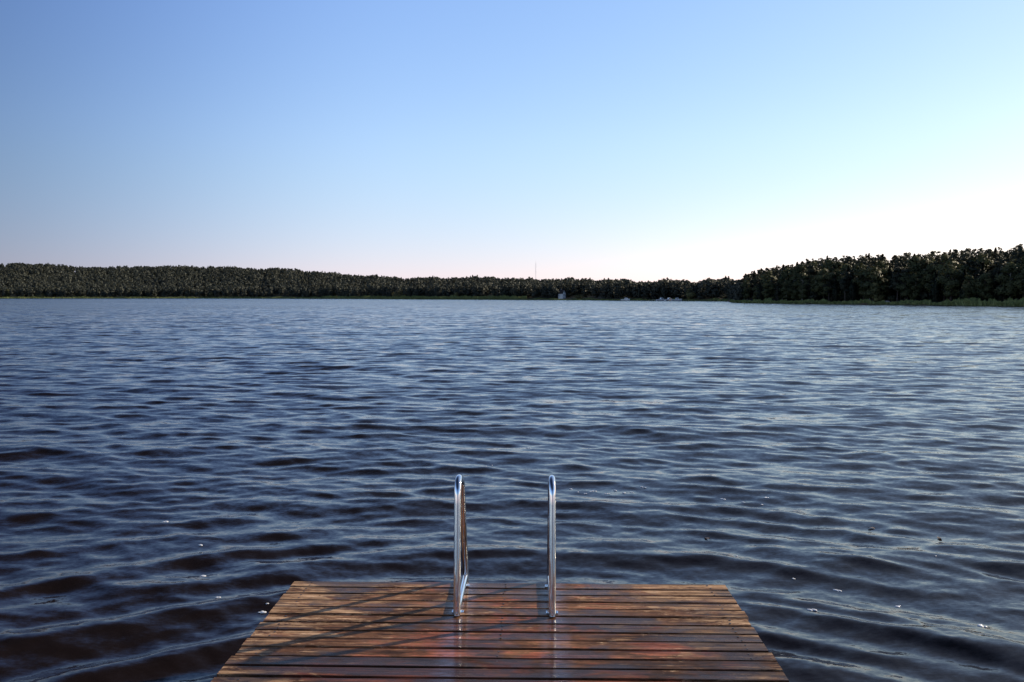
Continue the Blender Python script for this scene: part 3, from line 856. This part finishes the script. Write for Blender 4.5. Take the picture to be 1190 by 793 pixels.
# the photograph's tone curve lifts and rolls off each channel of the clear sky
sep = nt.nodes.new('ShaderNodeSeparateColor'); com = nt.nodes.new('ShaderNodeCombineColor')
nt.links.new(sky.outputs[0], sep.inputs[0])
for i_, (g_, k_) in enumerate(((0.95, 1.36), (0.80, 1.15), (0.40, 1.13))):
    a_ = nt.nodes.new('ShaderNodeMath'); a_.operation = 'MULTIPLY'; a_.inputs[1].default_value = 0.15
    p_ = nt.nodes.new('ShaderNodeMath'); p_.operation = 'POWER'; p_.inputs[1].default_value = g_
    m_ = nt.nodes.new('ShaderNodeMath'); m_.operation = 'MULTIPLY'; m_.inputs[1].default_value = k_/0.15
    nt.links.new(sep.outputs[i_], a_.inputs[0]); nt.links.new(a_.outputs[0], p_.inputs[0])
    nt.links.new(p_.outputs[0], m_.inputs[0]); nt.links.new(m_.outputs[0], com.inputs[i_])
# sky darkened overhead and sideways to imitate camera contrast and vignetting; sunward glow added
def wmath(op, a, b=0.0, **k):
    n_ = nt.nodes.new('ShaderNodeMath'); n_.operation = op
    for q_, v_ in ((0, a), (1, b)):
        if isinstance(v_, bpy.types.NodeSocket): nt.links.new(v_, n_.inputs[q_])
        else: n_.inputs[q_].default_value = v_
    return n_.outputs[0]
def wstep(v, a, b, c, d):
    n_ = nt.nodes.new('ShaderNodeMapRange'); n_.interpolation_type = 'SMOOTHSTEP'; nt.links.new(v, n_.inputs[0])
    for q_, v_ in enumerate((a, b, c, d)): n_.inputs[q_+1].default_value = v_
    return n_.outputs[0]
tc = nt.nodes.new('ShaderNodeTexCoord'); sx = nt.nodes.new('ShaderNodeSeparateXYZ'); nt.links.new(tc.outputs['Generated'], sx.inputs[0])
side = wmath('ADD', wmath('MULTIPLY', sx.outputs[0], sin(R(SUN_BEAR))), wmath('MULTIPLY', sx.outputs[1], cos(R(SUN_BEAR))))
over = wstep(side, 0.0, 0.60, 0.22, 1.0)                     # overhead darkening imitating a camera's crushed tones, weaker on the sun's side
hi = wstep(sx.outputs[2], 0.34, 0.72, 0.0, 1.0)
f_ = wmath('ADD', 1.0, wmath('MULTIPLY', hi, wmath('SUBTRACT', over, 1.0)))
vignette_dim = wmath('MAXIMUM', wstep(side, -0.32, 0.32, 0.40, 1.0), wstep(wmath('MULTIPLY', side, -1.0), 0.40, 0.85, 0.40, 1.0))  # dims the sky sideways to imitate lens vignetting, restored opposite the sun
f_ = wmath('MULTIPLY', wmath('MULTIPLY', f_, vignette_dim), wstep(sx.outputs[2], 0.01, 0.20, 0.80, 1.0))
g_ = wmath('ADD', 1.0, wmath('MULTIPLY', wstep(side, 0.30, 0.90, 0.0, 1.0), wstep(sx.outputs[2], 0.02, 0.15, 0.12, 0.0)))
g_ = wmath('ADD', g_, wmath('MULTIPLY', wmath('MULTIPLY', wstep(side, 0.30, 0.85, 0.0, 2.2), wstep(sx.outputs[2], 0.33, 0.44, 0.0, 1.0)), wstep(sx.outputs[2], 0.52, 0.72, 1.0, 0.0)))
tb_ = nt.nodes.new('ShaderNodeCombineXYZ')
for q_, v_ in enumerate((0.86, 0.93, 1.05)): nt.links.new(wstep(side, -0.20, 0.30, v_, 1.0), tb_.inputs[q_])
tm_ = nt.nodes.new('ShaderNodeVectorMath'); tm_.operation = 'MULTIPLY'; nt.links.new(com.outputs[0], tm_.inputs[0]); nt.links.new(tb_.outputs[0], tm_.inputs[1])
g_ = wmath('ADD', 1.0, wmath('MULTIPLY', wstep(side, 0.30, 0.90, 0.0, 1.0), wstep(sx.outputs[2], 0.02, 0.15, 0.12, 0.0)))  # glow added low on the sun's side
sc_ = nt.nodes.new('ShaderNodeVectorMath'); sc_.operation = 'SCALE'
hz_ = nt.nodes.new('ShaderNodeCombineXYZ')                      # greyer blue overhead
lo = wstep(sx.outputs[2], 0.01, 0.16, 1.0, 0.0)
for q_, (v_, w_) in enumerate(((1.22, 0.0), (1.03, -0.01), (0.80, 0.13))):
    nt.links.new(wmath('ADD', wmath('ADD', 1.0, wmath('MULTIPLY', hi, v_-1.0)), wmath('MULTIPLY', lo, w_)), hz_.inputs[q_])
tn_ = nt.nodes.new('ShaderNodeVectorMath'); tn_.operation = 'MULTIPLY'; nt.links.new(tm_.outputs[0], tn_.inputs[0]); nt.links.new(hz_.outputs[0], tn_.inputs[1])
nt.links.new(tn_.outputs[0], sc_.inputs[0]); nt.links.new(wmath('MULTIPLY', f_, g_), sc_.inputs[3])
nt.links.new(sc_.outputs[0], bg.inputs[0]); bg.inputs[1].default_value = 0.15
sl_ = bpy.data.lights.new('sun', 'SUN'); sl_.energy = 5.0; sl_.angle = R(0.53); sl_.color = (1.0, 0.86, 0.66)
so = bpy.data.objects.new('sun', sl_); col.objects.link(so)
e, a = R(SUN_EL), R(SUN_BEAR)
to_sun = Vector((sin(a)*cos(e), cos(a)*cos(e), sin(e)))
so.rotation_euler = to_sun.to_track_quat('Z', 'Y').to_euler()

# ------------------------------------------------------------------ camera
cd = bpy.data.cameras.new('camera'); cam = bpy.data.objects.new('camera', cd); col.objects.link(cam)
cd.sensor_width = 36; cd.lens = 28.8; cd.clip_end = 30000; cd.clip_start = 0.05
cam.location = EYE
cam.rotation_euler = (R(90-3.10), 0, R(-FWD))
scene.camera = cam

scene.view_settings.view_transform = 'Standard'; scene.view_settings.look = 'None'
scene.view_settings.exposure = 0; scene.view_settings.gamma = 1
scene.render.engine = 'CYCLES'
scene.cycles.use_denoising = True
scene.cycles.max_bounces = 6; scene.cycles.diffuse_bounces = 2; scene.cycles.glossy_bounces = 4
scene.cycles.use_adaptive_sampling = True; scene.cycles.adaptive_threshold = 0.01
